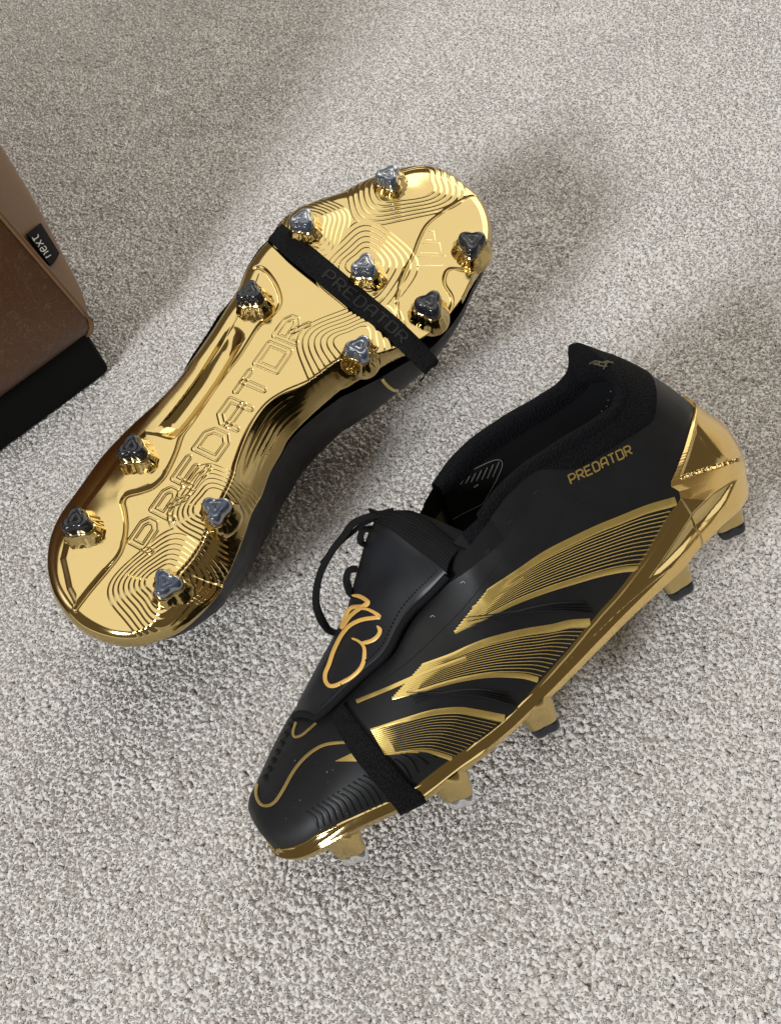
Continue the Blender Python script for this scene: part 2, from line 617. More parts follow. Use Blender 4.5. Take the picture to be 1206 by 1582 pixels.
NU, NV = 1050, 350
u = (1 - np.cos(np.linspace(0.012, math.pi - .012, NU))) / 2
u = .55 * u + .45 * np.linspace(u[0], u[-1], NU)
xs_ = OL[ih, 0] + u * (OL[it_, 0] - OL[ih, 0])
yl, yr = side(s1, xs_), side(s2, xs_)
v = np.linspace(0, 1, NV)
X = np.repeat(xs_[:, None], NV, 1)
Y = yl[:, None] + (yr - yl)[:, None] * v[None]
Q = np.stack([X.ravel(), Y.ravel()], 1)
d_out, i_out = seg_dist(Q, OL, True)
d_in, i_in = seg_dist(Q, IL, True)
ins = inside(Q, IL)
e_here = EO[i_out]
t = np.where(ins, 1.0, d_out / (d_out + d_in + 1e-9))
roundf = 1 - np.sqrt(np.clip(1 - (1 - t) ** 2, 0, 1))
crease = .62 * (1 - t) + .38 * (1 - t) ** 2.2
ridge_px = np.array([(585,552),(556,555),(520,566),(480,590),(439,608),(410,629),(386,665),(367,715),(362,740),(352,770),(328,818),(303,866),(283,895)], float)
RG = spline(locA(ridge_px), 160)
dr, _ = seg_dist(Q, RG)
md_ = smooth(.022, .006, np.where(ins, 9, dr - .0 * d_out)) if False else None
RGZ, _ = seg_dist(IL, RG)
mi = smooth(.010, .001, RGZ)[i_in]
H = -e_here * ((1 - mi) * roundf + mi * crease)
H += baseA(Q[:, 0], Q[:, 1])


def gauss(d, s):
    return np.exp(-(d / s) ** 2)


# ridge crest: a narrow bright lip along the arch
H += .0009 * gauss(dr, .0016) * smooth(0, .004, d_out)
# channel on the lateral waist
ch = spline(locA([(372,503),(350,540),(325,580),(300,615),(275,648),(248,680)]), 80)
dc, ic = seg_dist(Q, ch)
xa_, xb_ = ch[:, 0].min(), ch[:, 0].max()
fade = smooth(xa_, xa_ + .012, Q[:, 0]) * smooth(xb_, xb_ - .016, Q[:, 0])
H -= .0050 * fade * np.clip(1 - (dc / .0064) ** 2, 0, 1) ** .9
# mounds under the four smooth studs and dish between them
STUDS = [((602,272),'g',(627,292)), ((470,340),'g',(480,352)), ((565,410),'g',(566,415)), ((726,370),'b',(726,375)), ((660,465),'b',(660,470)), ((552,535),'g',(548,535)), ((388,452),'b',(390,455)), ((205,692),'b',(210,695)), ((331,783),'g',(335,788)), ((254,898),'g',(258,903)), ((119,805),'b',(125,808))]
ring = {0: (88, 47, -12, 6, .50), 1: (56, 50, 20, 6, .40), 2: (68, 68, 40, 6, .36), 5: (84, 62, -20, 7, .32), 8: (66, 62, 30, 6, .42), 9: (84, 68, -42, 8, .32)}
stud_loc = []
RHO = {}
for i, (tp, kind, c) in enumerate(STUDS):
    sl = locA([tp], .0118)[0]
    stud_loc.append(sl)
    dx = Q - sl
    H += .0011 * gauss(np.hypot(dx[:, 0], dx[:, 1]), .0105)
    if i in ring:
        a_, b_, ang, N_, r0 = ring[i]
        cl = locA([c])[0]
        ca, sa_ = math.cos(math.radians(ang)), math.sin(math.radians(ang))
        A1 = (locA([(c[0] + a_ * ca, c[1] + a_ * sa_)])[0] - cl)
        B1 = (locA([(c[0] - b_ * sa_, c[1] + b_ * ca)])[0] - cl)
        q = (Q - cl) @ np.linalg.inv(np.stack([A1, B1], 1)).T
        th = np.arctan2(q[:, 1], q[:, 0])
        rho = (np.abs(q[:, 0]) ** 4 + np.abs(q[:, 1]) ** 4) ** .25
        RHO[i] = (rho * (1 + .10 * np.clip(1.15 - rho, 0, 1) * np.cos(3 * th + i)), .5 * (np.linalg.norm(A1) + np.linalg.norm(B1)))
for i, (rho, sc_) in RHO.items():
    other = np.min([RHO[j][0] for j in RHO if j != i], 0)
    own = smooth(-.008, .008, other - rho)
    N_, r0 = ring[i][3], ring[i][4]
    for k in range(N_):
        rk = 1 - (1 - r0) * k / (N_ - 1)
        dd = (rk - rho) * sc_
        H += own * (.00046 * smooth(-.00050, .00050, dd) + .00022 * gauss(dd, .00050))
# grooves between the plates
for pts, wd, dp in (
    ([(117,940),(140,910),(165,880),(183,856),(191,835),(194,812),(192,790),(189,776),(196,765),(215,760),(235,753),(250,740),(258,728),(266,712),(273,695),(281,672),(294,654),(320,615),(345,580),(370,548),(393,512),(405,498),(420,487),(429,478),(433,466),(430,450),(423,435),(412,420),(402,413),(394,413)], .0008, .0012),
    ([(731,301),(715,308),(679,330),(659,347),(647,369),(637,395),(625,420),(617,444),(613,468),(616,492)], .0007, .0009),
    ([(733,409),(725,417),(695,415),(687,425),(687,439),(697,456),(698,470),(690,490),(672,512),(655,524)], .0008, .0010),
    ([(398,424),(388,450),(366,490),(340,530),(316,566)], .0006, .0004)):
    g_, _ = seg_dist(Q, spline(locA(pts), 220))
    H -= dp * gauss(g_, wd)
# the smooth heel and forefoot panels stand a little proud beyond the groove
pan = locA([(117,940),(165,880),(191,835),(192,790),(196,765),(235,753),(258,728),(281,672),(225,664),(176,714),(130,775),(104,822),(92,865),(102,912)])
H += .0009 * smooth(.0, .004, np.where(inside(Q, pan), seg_dist(Q, pan, True)[0], 0))
# PREDATOR along the waist: raised outlines of every letter
lb, lt = locA([(231,829)])[0], locA([(452,512)])[0]
ld = (lt - lb) / np.linalg.norm(lt - lb)
ln = np.array([-ld[1], ld[0]])                       # towards the lateral side: letter tops
pitch_ = np.linalg.norm(lt - lb) / 7
for st in word_strokes('PREDATOR', 0, pitch_, pitch_ * .70, .0122):
    S = np.array([lb + ld * (a_ - pitch_ * .32) + ln * (b_ - .0055) for a_, b_ in st])
    g_, _ = seg_dist(Q, S)
    H += .00044 * gauss(g_ - .00128, .00046)
# three-bar mark on the toe
for tr in ([(657,371),(663,358),(669,358),(671,372)], [(648,391),(653,377),(678,376),(681,392)], [(639.5,411),(645,397),(687,396),(688,411)]):
    g_, _ = seg_dist(Q, locA(tr), True)
    H += .00020 * gauss(g_, .0004)
# ribs running along the arch wing
for k in range(1, 6):
    H += .00028 * mi * smooth(-.030, -.010, Q[:, 0]) * gauss((t - .13 * k - .1) * (d_out + d_in), .0004) * (~ins)

H += .0006 * (vnoise(Q[:, 0] + 1, Q[:, 1] + 1, .030, 21) - .5) + .00016 * (vnoise(Q[:, 0] + 1, Q[:, 1] + 1, .011, 22) - .5)
H = H.reshape(NU, NV)
rows = [worldA(X, Y, H)]
G = rows[0]
yc = ((yl + yr) / 2)[:, None]


def skirt(j, s_):
    out_ = []
    for k, (ins_, dn) in enumerate(((.0004, .0012), (.0014, .0028), (.004, .0040))):
        yy = Y[:, j] + s_ * np.minimum(ins_, np.abs(yl - yr) * .3)
        out_.append(worldA(X[:, j], yy, H[:, j] - dn))
    return out_


ska, skb = skirt(0, -1), skirt(NV - 1, 1)
G = np.concatenate([np.stack(ska[::-1], 1), G, np.stack(skb, 1)], 1)

rootA = empty('football_boot', (float(PA[0]), float(PA[1]), 0.0))
ROOT[rootA.name] = tuple(rootA.location)
rootA['label'] = 'black football boot lying upside down with its studded gold sole facing up'
rootA['category'] = 'football boot'
rootA['group'] = 'pair of black and gold football boots'
put('sole_plate', G.reshape(-1, 3), grid_faces(G.shape[0], G.shape[1], flip=False), GOLD, rootA)
# orientation of the studs on the plate
angs = [60, 75, 200, 30, 60, 60, 90, 95, 145, 120, 100]
for i, (tp, kind, c) in enumerate(STUDS):
    sl = stud_loc[i]
    j = np.argmin((Q[:, 0] - sl[0]) ** 2 + (Q[:, 1] - sl[1]) ** 2)
    pos = worldA(sl[0], sl[1], baseA(sl[0], sl[1]) + (.0016 if i in ring else .0006))
    a_ = math.radians(angs[i])
    xd = RT * math.cos(a_) + UP * math.sin(a_)
    out_dir = eAy * np.sign(sl[1]) * .10
    add_stud(rootA, pos, nA + out_dir, xd, kind, sc=1.0 if kind == 'g' else 1.04)

# the black upper under the sole
xsu = np.linspace(OL[ih, 0] + .012, OL[it_, 0] - .003, 150)
yl2, yr2 = side(s1, xsu), side(s2, xsu)
el = np.interp(xsu, np.maximum.accumulate(OL[s1, 0]) + np.arange(len(s1)) * 1e-9, EO[s1])
er = np.interp(xsu, np.maximum.accumulate(OL[s2, 0]) + np.arange(len(s2)) * 1e-9, EO[s2])
Hh = np.interp(xsu, [-.16, -.135, -.10, -.05, 0, .05, .09, .12, .135, .15], [.008, .026, .050, .066, .066, .055, .044, .035, .024, .006])
lat = np.interp(xsu, [-.16, -.02, .005, .030, .050, .15], [-.004, -.0012, .0014, .0012, -.0018, -.0018])
medb = np.interp(xsu, [-.16, -.11, -.08, -.03, .02, .05, .08, .11, .15], [-.016, -.0105, -.006, -.0005, .0012, .0022, .0018, .0008, -.001])
ph = np.linspace(0, math.pi, 44)
GU = np.zeros((len(xsu), len(ph), 3))
for i in range(len(xsu)):
    c_, s_ = np.cos(ph), np.sin(ph)
    yc_, b_ = (yl2[i] + yr2[i]) / 2, (yl2[i] - yr2[i]) / 2
    k_ = np.sign(c_) * np.abs(c_) ** (.62 + .55 * smooth(.055, .115, xsu[i]))
    y_ = yc_ + b_ * k_ + (lat[i] * (k_ > 0) + -medb[i] * (k_ < 0)) * np.abs(k_)
    e_ = np.where(k_ > 0, el[i], er[i])
    e_ = er[i] + (el[i] - er[i]) * (1 + k_) / 2
    z_ = -e_ - .001 + .0 - Hh[i] * s_ ** .9 + baseA(xsu[i], yc_)
    GU[i] = worldA(np.full(len(ph), xsu[i]), y_, z_)
FU = grid_faces(*GU.shape[:2])
put('upper', GU, FU, BLACK, rootA)
TU = Target(GU.reshape(-1, 3), FU)
mb = MB()
strip(mb, spline([(590,585),(593,590),(602,599),(612,603),(626,598),(636,590)], 50), 2.4, TU.px, .0003)
print('runs', [len(v) for v in mb.V], [ (v[-1]-v[0]).round(3) for v in mb.V])
put_mb(mb, 'gold_line', PRINT, rootA)
mb = MB()
for k in range(9):
    f_ = k / 8
    strip(mb, [(363 - 57 * f_, 455 + 95 * f_), (357 - 57 * f_, 449 + 95 * f_)], .9, TU.px, .0004)
if mb.n:
    put_mb(mb, 'rib', GREYP, rootA)

# elastic strap across the forefoot
TOPE = resample([(436,345),(483.5,381.6),(519,411),(559,445),(617,493),(657,531.5),(676,551)], 60)
BOTE = resample([(414,368),(440,393.5),(499,441),(539,473),(596,517.5),(626,547),(655,573)], 60)
hs = .0034
TL, BL = locA(TOPE, hs), locA(BOTE, hs)
prof = [(0, -.0016), (0, -.0004), (.05, 0.0), (.5, .0002), (.95, 0.0), (1, -.0004), (1, -.0016)]
GS = []


def strap_row(a2, b2, ha, out):
    r = []
    for f, dz in prof:
        p = a2 + (b2 - a2) * f
        r.append(worldA(p[0], p[1], ha + baseA(p[0], p[1]) + dz))
    return r


nl = len(TL)
for k in range(5):                                   # lateral end wrapping down
    f = (5 - k) / 5
    r0 = np.array(strap_row(TL[0], BL[0], hs, 0))
    GS.append(r0 - nA * .016 * f ** 1.0 + eAy * (.0018 * math.sin(f * 3.1)))
sag = np.zeros(nl)
for i in range(nl):
    GS.append(np.array(strap_row(TL[i], BL[i], hs - .0016 * (smooth(50, 59, i)), 0)))
for k in range(1, 8):                                # medial end wrapping down the upper
    f = k / 7
    r0 = GS[5 + nl - 1]
    GS.append(r0 - nA * .011 * f - eAy * (.0008 * math.sin(f * 3.1)) + eAy * .0045 * f)
GS = np.array(GS)
strap = put('elastic_strap', GS, grid_faces(*GS.shape[:2]), STRAP, rootA)


def strap_map(p):
    i = p[0] * (nl - 1)
    a2 = np.array([np.interp(i, np.arange(nl), TL[:, k]) for k in (0, 1)])
    b2 = np.array([np.interp(i, np.arange(nl), BL[:, k]) for k in (0, 1)])
    q = a2 + (b2 - a2) * p[1]
    return worldA(q[0], q[1], hs + baseA(q[0], q[1]) + .0002), nA


mb = MB()
for st in word_strokes('PREDATOR', 0, 1.0, .70, 1.0):
    P_ = resample(st, 14)
    P_ = np.stack([.325 + P_[:, 0] * .0655, .78 - P_[:, 1] * .50], 1)
    # even stroke width in real units: scale u to v
    def mp(p):
        return strap_map((p[0] / 6.0, p[1]))
    strip(mb, np.stack([P_[:, 0] * 6.0, P_[:, 1]], 1), .035, mp, .00025)
SLET, nt, b = material('strap_print', (.0075, .0075, .0085), .55, 0, **{'Specular IOR Level': .22})
put_mb(mb, 'strap_lettering', SLET, rootA)

# ================================================================== BOOT SHOWING ITS OUTER SIDE
EB = np.array([[-0.96228, 0.22197, -0.15734], [-0.27092, -0.83497, 0.47898], [-0.02506, 0.50354, 0.86361]])
eBx, eBy, eBz = EB[:, 0], EB[:, 1], EB[:, 2]
PB = np.array([0.0309, 0.2395, 0.0600])
rootB = empty('football_boot', (float(PB[0]), float(PB[1]), 0.0))
ROOT[rootB.name] = tuple(rootB.location)
rootB['label'] = 'black football boot with gold stripes and folded tongue leaning to show its outer side'
rootB['category'] = 'football boot'
rootB['group'] = 'pair of black and gold football boots'


def WB(L):
    return PB + np.asarray(L) @ EB.T


def locB(p, axis, val):
    """photo point on the plane local[axis]=val of this boot, in local coordinates"""
    d = ray(p) @ EB
    c = (CAM - PB) @ EB
    t = (np.asarray(val) - c[axis]) / d[:, axis]
    return c + d * t[:, None]


def T1(x, xs, ys):
    return np.interp(x, np.asarray(xs) * .001, np.asarray(ys) * .001)


def pch(x, xs, ys):
    """smooth interpolation (xs rising)"""
    xs, ys = np.asarray(xs, float) * .001, np.asarray(ys, float) * .001
    h = np.diff(xs)
    d = np.diff(ys) / h
    mm = np.r_[d[0], np.where(d[:-1] * d[1:] > 0, 2 * d[:-1] * d[1:] / (d[:-1] + d[1:] + 1e-12), 0), d[-1]]
    x = np.clip(x, xs[0], xs[-1])
    k = np.clip(np.searchsorted(xs, x) - 1, 0, len(xs) - 2)
    t = (x - xs[k]) / h[k]
    return (ys[k] * (1 + 2 * t) * (1 - t) ** 2 + mm[k] * h[k] * t * (1 - t) ** 2 + ys[k + 1] * t * t * (3 - 2 * t) + mm[k + 1] * h[k] * t * t * (t - 1))


XC, XH = .004, .135
wx = np.array([-131, -128, -122, -110, -90, -60, -30, 0, 30, 60, 85, 105, 120, 130, 136, 138.3, 139])
wy = np.array([0, 11, 19, 26.5, 32, 34.5, 36.5, 40, 45, 48, 46, 41.5, 36, 29.5, 21.5, 13, 0])
w_s = np.arccos(np.clip((wx * .001 - XC) / XH, -1, 1))[::-1]      # rising s from toe
w_y = wy[::-1] * .001


def halfw(s):
    return pch(np.asarray(s), w_s * 1000, w_y * 1000)


def zb_(x):
    return pch(x, [-131, -122, -106, -97, -83, -70, -54, -40, -22, 10, 46, 71, 98, 117, 128, 136, 139], [-17, -16, -14, -13, -14, -17.5, -19, -20.5, -23, -26, -26.5, -27, -24.5, -26.5, -27.5, -25, -19.5])


def zs_(x):
    return zb_(x) + pch(x, [-131, -80, -20, 30, 100, 143], [7, 7, 8, 8, 7, 2])


def zt_(x):
    return pch(x, [-131, -126, -118, -104, -88, -70, -46, -33, -19, -6, 8, 22, 40, 60, 80, 103, 117, 129, 136, 139], [79, 76, 69, 61.5, 59, 59, 60, 60, 58, 53, 47.5, 40.5, 31.5, 22, 13.5, 3, -3.5, -9.5, -13, -17])


def yt_(x, W):
    r_ = np.interp(x, [-.131, -.10, -.04, -.005, .010, .030], [.80, .76, .70, .60, .45, 0.0])
    return W * r_


def lean_(z):
    return pch(z, [-40, -20, -8, -1, 9, 25, 39, 49, 58, 66, 73, 80], [12, 7, 4.3, 2.8, 3.9, 11.5, 18, 23.5, 29, 35, 41, 49.5])


def shell(s, tau):
    s, tau = np.broadcast_arrays(np.asarray(s, float), np.asarray(tau, float))
    sg = np.where(s > 1, -1.0, 1.0)
    sm_ = np.where(s > 1, 2 - s, s)
    x0 = XC + XH * np.cos(np.pi * sm_)
    W = halfw(np.pi * sm_)
    zb, zs, zt = zb_(x0), zs_(x0), zt_(x0)
    yt = yt_(x0, W)
    tp = np.clip(tau, 0, 1)
    fr = smooth(-.015, .065, x0)
    cf = np.cos(tp * np.pi / 2) ** .80
    sf = np.sin(tp * np.pi / 2) ** .92
    yf = yt + (W - yt) * cf
    zf = zs + (zt - zs) * sf
    mid = smooth(-.128, -.07, x0)
    yr_ = W + (yt - W) * tp ** 1.45 + .0022 * np.sin(np.pi * np.clip(tp * 1.25, 0, 1)) * mid
    zr_ = zs + (zt - zs) * tp
    yf = np.where(s > 1, yt + (W - yt) * np.cos(tp * np.pi / 2) ** 1.05, yf) * np.where(s > 1, 1 - .14 * fr - .24 * smooth(.10, .14, x0), 1)
    y = yf * fr + yr_ * (1 - fr)
    z = zf * fr + zr_ * (1 - fr)
    lo = np.clip(-tau / .3, 0, 1)
    z = np.where(tau < 0, zs + (zb - zs) * lo, z)
    y = np.where(tau < 0, W * (1 - .05 * lo ** 2) * np.where(s > 1, 1 - .14 * fr - .24 * smooth(.10, .14, x0), 1), y)
    x = x0 + smooth(-.045, -.131, x0) * lean_(z)
    # tab curls forward at the very top of the heel
    return np.stack([x, y * sg, z], -1)


def shell_off(s, tau, off):
    P = shell(s, tau)
    h = 1e-3
    du = shell(np.asarray(s) + h, tau) - shell(np.asarray(s) - h, tau)
    dv = shell(s, np.asarray(tau) + h) - shell(s, np.asarray(tau) - h)
    n = np.cross(du, dv)
    n /= np.linalg.norm(n, axis=-1)[..., None] + 1e-12
    return P + n * np.asarray(off)[..., None] * NSIGN


_p, NSIGN = shell(np.array([.5]), np.array([.3])), 1.0
_q = shell_off(np.array([.5]), np.array([.3]), np.array([.001]))
NSIGN = 1.0 if _q[0, 1] > _p[0, 1] else -1.0

NS, NT = 300, 100
sv = np.linspace(0.002, 1.998, NS)
tv = np.linspace(-.3, 1, NT)
SS, TT = np.meshgrid(sv, tv, indexing='ij')
GB = shell(SS, TT)
GBw = WB(GB)
FB = grid_faces(NS, NT)
TB = Target(GBw.reshape(-1, 3), FB)


def par(p):
    q = TB.px(p)
    if q is None:
        return None
    f = q[2]
    i, j = f // (NT - 1), f % (NT - 1)
    a, b, c = GBw[i, j], GBw[i + 1, j], GBw[i, j + 1]
    fu = np.clip((q[0] - a) @ (b - a) / ((b - a) @ (b - a)), 0, 1)
    fv = np.clip((q[0] - a) @ (c - a) / ((c - a) @ (c - a)), 0, 1)
    return sv[i] + fu * (sv[1] - sv[0]), tv[j] + fv * (tv[1] - tv[0])


def proj(Xw):
    Xw = np.atleast_2d(Xw) - CAM
    z = Xw @ FW
    return np.stack([PCX + FOC * (Xw @ RT) / z, PCY - FOC * (Xw @ UP) / z], 1)


# ---- upper
up_o = put('upper', GBw.reshape(-1, 3), FB, BLACK, rootB)
up_o.data.materials.append(LINING)
fx = (GB[:-1, :-1, 0] > -.006) & (GB[:-1, :-1, 0] < .026) & (TT[:-1, :-1] > .80)
up_o.data.polygons.foreach_set('material_index', fx.ravel().astype(np.int32))
# inner lining of the opening
s_in = np.linspace(.52, 1.48, 130)
t_in = np.linspace(.12, 1, 40)
Si, Ti = np.meshgrid(s_in, t_in, indexing='ij')
inn = WB(shell_off(Si, Ti, np.full(Si.shape, -.0030)))
Fi = grid_faces(*Si.shape)
put('lining', inn.reshape(-1, 3), Fi, LINING, rootB)
TIN = Target(inn.reshape(-1, 3), Fi)
ins_ = np.stack([WB(np.stack([shell(np.array([s]), np.array([.12]))[0] * np.array([1, f, 1]) for f in (1, .5, 0)])) for s in s_in[:65]])
put('insole', ins_.reshape(-1, 3), grid_faces(65, 3), LINING, rootB) if False else None
# knitted collar: rolled rim
rim = []
for k, (tt, off) in enumerate(((.955, .0008), (.985, .0016), (1.0, .0012), (1.0, -.001), (1.0, -.0028), (.985, -.0042), (.93, -.0042), (.88, -.0036))):
    tabk = 1 + (2.2 if off < 0 else 0.0) * smooth(.84, .98, 1 - np.abs(s_in - 1))
    P_ = shell_off(s_in, np.full_like(s_in, tt), off * tabk)
    if k in (2, 3, 4):
        P_ = P_ + np.array([0, 0, 1.0]) * (.0012, .0019, .0012)[k - 2]
    rim.append(WB(P_))
rim = np.stack(rim, 1)
put('collar_rim', rim.reshape(-1, 3), grid_faces(*rim.shape[:2]), KNIT, rootB)
# knitted heel panel between the rim and the synthetic shell
kb = [(726,846),(739,825),(759,797),(779,773),(799,746),(819,734),(840,720),(858,722),(870,732),(906,716),(946,692),(983,668),(1004,655),(1012,639),(1015,608),(1012,592)]
kp = [par(p) for p in spline(kb, 60)]
kp = np.array([k for k in kp if k is not None])
ordr = np.argsort(kp[:, 0])
kp = kp[ordr]
s_k = np.linspace(max(.5, kp[0, 0]), 1.0, 110)
t_k = np.interp(s_k, kp[:, 0], kp[:, 1])
t_k = np.convolve(np.pad(t_k, 3, 'edge'), np.ones(7) / 7, 'valid')
GK = []
for sgn in (0, 1):
    ss_ = s_k if sgn == 0 else 2 - s_k
    A_ = np.stack([shell_off(ss_, t_k + (1 - t_k) * f, np.full(len(s_k), .0005 if f > 0 else -.0002)) for f in (0, .03, .2, .4, .6, .8, 1.0)], 1)
    GK.append(A_)
GKf = np.concatenate([GK[0], GK[1][::-1][1:]], 0)
put('knit_panel', WB(GKf).reshape(-1, 3), grid_faces(*GKf.shape[:2]), KNIT, rootB)

# ---- gold heel cup and side wall
gb = [(405,1307),(430,1309),(450,1307),(470,1300),(489,1289),(509,1279),(539,1265),(569,1251),(600,1237),(620,1227),(638,1217),(660,1199),(689,1177),(719,1156),(749,1136),(769,1120),(783,1108),(800,1090),(817,1071),(832,1053),(855,1027),(880,999),(904,969),(929,940),(954,912),(975,884),(993,859),(1010,831),(1026,804),(1043,781),(1050,769)]
clip_ = [(1050,769),(1047,758),(1035,751),(1035,744),(1043,726),(1056,691),(1066,658),(1070,640),(1071,632)]


def par_list(pts, n):
    out = []
    for p in resample(pts, n):
        q = par(p)
        if q is not None and q[0] <= 1.02:
            out.append(q)
    return np.array(out)


B1 = par_list(spline(gb, 300), 300)
B2 = par_list(clip_, 150)
B2[:, 0] = np.minimum(B2[:, 0], 1.0)
B1 = np.vstack([[.002, -.27], [B1[0, 0] * .7, -.22], B1])
B1[:, 0] = np.maximum.accumulate(B1[:, 0])
B1[:, 1] = np.convolve(np.pad(B1[:, 1], 2, 'edge'), np.ones(5) / 5, 'valid')
sc0 = B1[-1, 0]
nf = 50
bound = np.vstack([B1, np.repeat(B1[-1:], nf, 0), B2, [[1.0, B2[-1, 1] + .004]]])
part_ = np.vstack([np.stack([B1[:, 0], np.full(len(B1), -.3)], 1),
                   np.stack([np.linspace(sc0, 1, nf), np.full(nf, -.3)], 1),
                   np.stack([np.full(len(B2) + 1, 1.0), np.linspace(-.3, B2[-1, 1], len(B2) + 1)], 1)])
is_clip = np.r_[np.zeros(len(B1)), np.linspace(0, 1, nf), np.ones(len(B2) + 1)]
NR = 110
rr = np.linspace(0, 1, NR)
Sg = bound[:, None, 0] + (part_[:, None, 0] - bound[:, None, 0]) * rr
Tg = bound[:, None, 1] + (part_[:, None, 1] - bound[:, None, 1]) * rr
wall = np.interp(rr, [0, .05, .10, .38, .43, .48, .92, 1], [-.2, .6, .7, 2.3, 2.8, 2.75, 2.0, 1.2]) * .001
cup = np.interp(rr, [0, .05, .2, 1], [-.2, .8, 1.0, .9]) * .001
O = wall[None] * (1 - is_clip[:, None]) + cup[None] * is_clip[:, None]
# bigger step on the heel half of the wall
hb_ = smooth(.60, .80, Sg) * (1 - is_clip[:, None])
O = O * (1 - hb_) + (.6 * O + .4 * cup[None]) * hb_
O = O * smooth(.03, .09, Sg) - .0004 * smooth(.06, .02, Sg)
Pg = shell_off(Sg, Tg, O)
pxg = proj(WB(Pg.reshape(-1, 3)))
tri = np.array([(1073,654),(1082,662),(1098,683),(1112,700),(1131,714),(1128,718),(1095,728),(1052,742),(1047,735),(1058,705)], float)
dt_, _ = seg_dist(pxg, tri, True)
rec = np.where(inside(pxg, tri), smooth(0, 7, dt_), 0).reshape(Sg.shape)
sw = np.array([(1139,737),(1128,742),(1100,760),(1070,790),(1045,830),(1020,868),(1000,895),(1022,886),(1060,850),(1095,810),(1120,775)], float)
dt_, _ = seg_dist(pxg, sw, True)
rec2 = np.where(inside(pxg, sw), smooth(0, 8, dt_), 0).reshape(Sg.shape)
# ribs above the forefoot studs
rb = np.zeros(len(pxg))
for k in range(4):
    g_, _ = seg_dist(pxg, spline([(655 + 8 * k, 1230 + 2 * k), (690 + 8 * k, 1202 + 2 * k), (725 + 7 * k, 1176 + 2 * k), (770 + 4 * k, 1148 + 2 * k)], 30))
    rb += gauss(g_, 1.5)
O2 = np.maximum(O + .0006 * smooth(.6, .8, Sg) - .0009 * rec - .0021 * rec2, np.where((rr[None] < .03) | (Sg < .045), -.0005, .0003))
O2 = O2 + 0 + .0005 * rb.reshape(Sg.shape)
Pg = shell_off(Sg, Tg, O2)
Pgm = shell_off(2 - Sg, np.where(Sg < .25, np.minimum(Tg, -.10 - .2 * rr[None] - .10 * smooth(.14, .08, Sg)), Tg), np.minimum(O, .001 + 5 * O * smooth(.2, .4, Sg)))
mb = MB()
mb.grid(WB(Pg))
mb.grid(WB(Pgm), flip=True)
# underside of the plate
xb = np.linspace(.004, .996, 120)
lowe = shell(xb, np.full_like(xb, -.3))
und = []
for f in np.linspace(1, -1, 13):
    q = lowe * np.array([1, f, 1])
    q[:, 2] -= .0015 * (1 - abs(f)) ** .5
    und.append(q)
mb.grid(WB(np.stack(und, 1)))
gold_side = put_mb(mb, 'sole_plate', GOLD, rootB)
gold_side.data.materials.append(GOLDS)
nb_ = len(bound)
satin = ((rr[None, :-1] > .44) & (is_clip[:-1, None] < .5)) | ((is_clip[:-1, None] >= .5) & (rec[:-1, :-1] < .2) & (rec2[:-1, :-1] < .2))
satin &= Sg[:-1, :-1] > .42
mi_ = np.concatenate([satin.ravel(), satin.ravel(), np.zeros(len(mb.F) - 2 * satin.size, bool)]).astype(np.int32)
gold_side.data.polygons.foreach_set('material_index', mi_)
TG = Target(np.vstack(mb.V), mb.F)
bothV = np.vstack([GBw.reshape(-1, 3), np.vstack(mb.V)])
TALL = Target(bothV, [list(map(int, f)) for f in FB] + [[i + GBw.shape[0] * GBw.shape[1] for i in f] for f in mb.F])

mb = MB()
o_, e1, e2 = np.array([1052., 741.]), np.array([8.6, -2.75]), np.array([-2.6, -8.2])
for st in word_strokes('CONTROLFRAME', 0, 1.0, .68, .72):
    P_ = resample([tuple(o_ + a_ * e1 * .92 + b_ * e2) for a_, b_ in st], 14)
    strip(mb, P_, .85, TG.px, .0002, .0005)
put_mb(mb, 'heel_lettering', GOLD, rootB)

# ---- studs
for (tx, ty), tk, yaw in (((1125,812),'b',10), ((1045,905),'b',25), ((838,1115),'b',15), ((715,1232),'c',0), ((546,1312),'c',0)):
    q = locB([(tx, ty)], 2, -.033)[0]
    for _ in range(4):
        q = locB([(tx, ty)], 2, float(zb_(q[0])) - .0105)[0]
    x0_ = float(np.clip(q[0], -.125, .134))
    wl_ = float(halfw(np.arccos(np.clip((x0_ - XC) / XH, -1, 1))))
    q[1] = min(q[1], max(wl_ - .0045, .006))
    zz = float(zb_(q[0]))
    for sgn in (1, -1):
        pos = WB(np.array([q[0], q[1] * sgn if sgn > 0 else -abs(q[1]) + .004, zz - .0035]))
        a_ = math.radians(yaw)
        add_stud(rootB, pos, -eBz + eBy * .06 * sgn, eBx * math.cos(a_) + eBy * math.sin(a_), tk, foot2_me, .92)

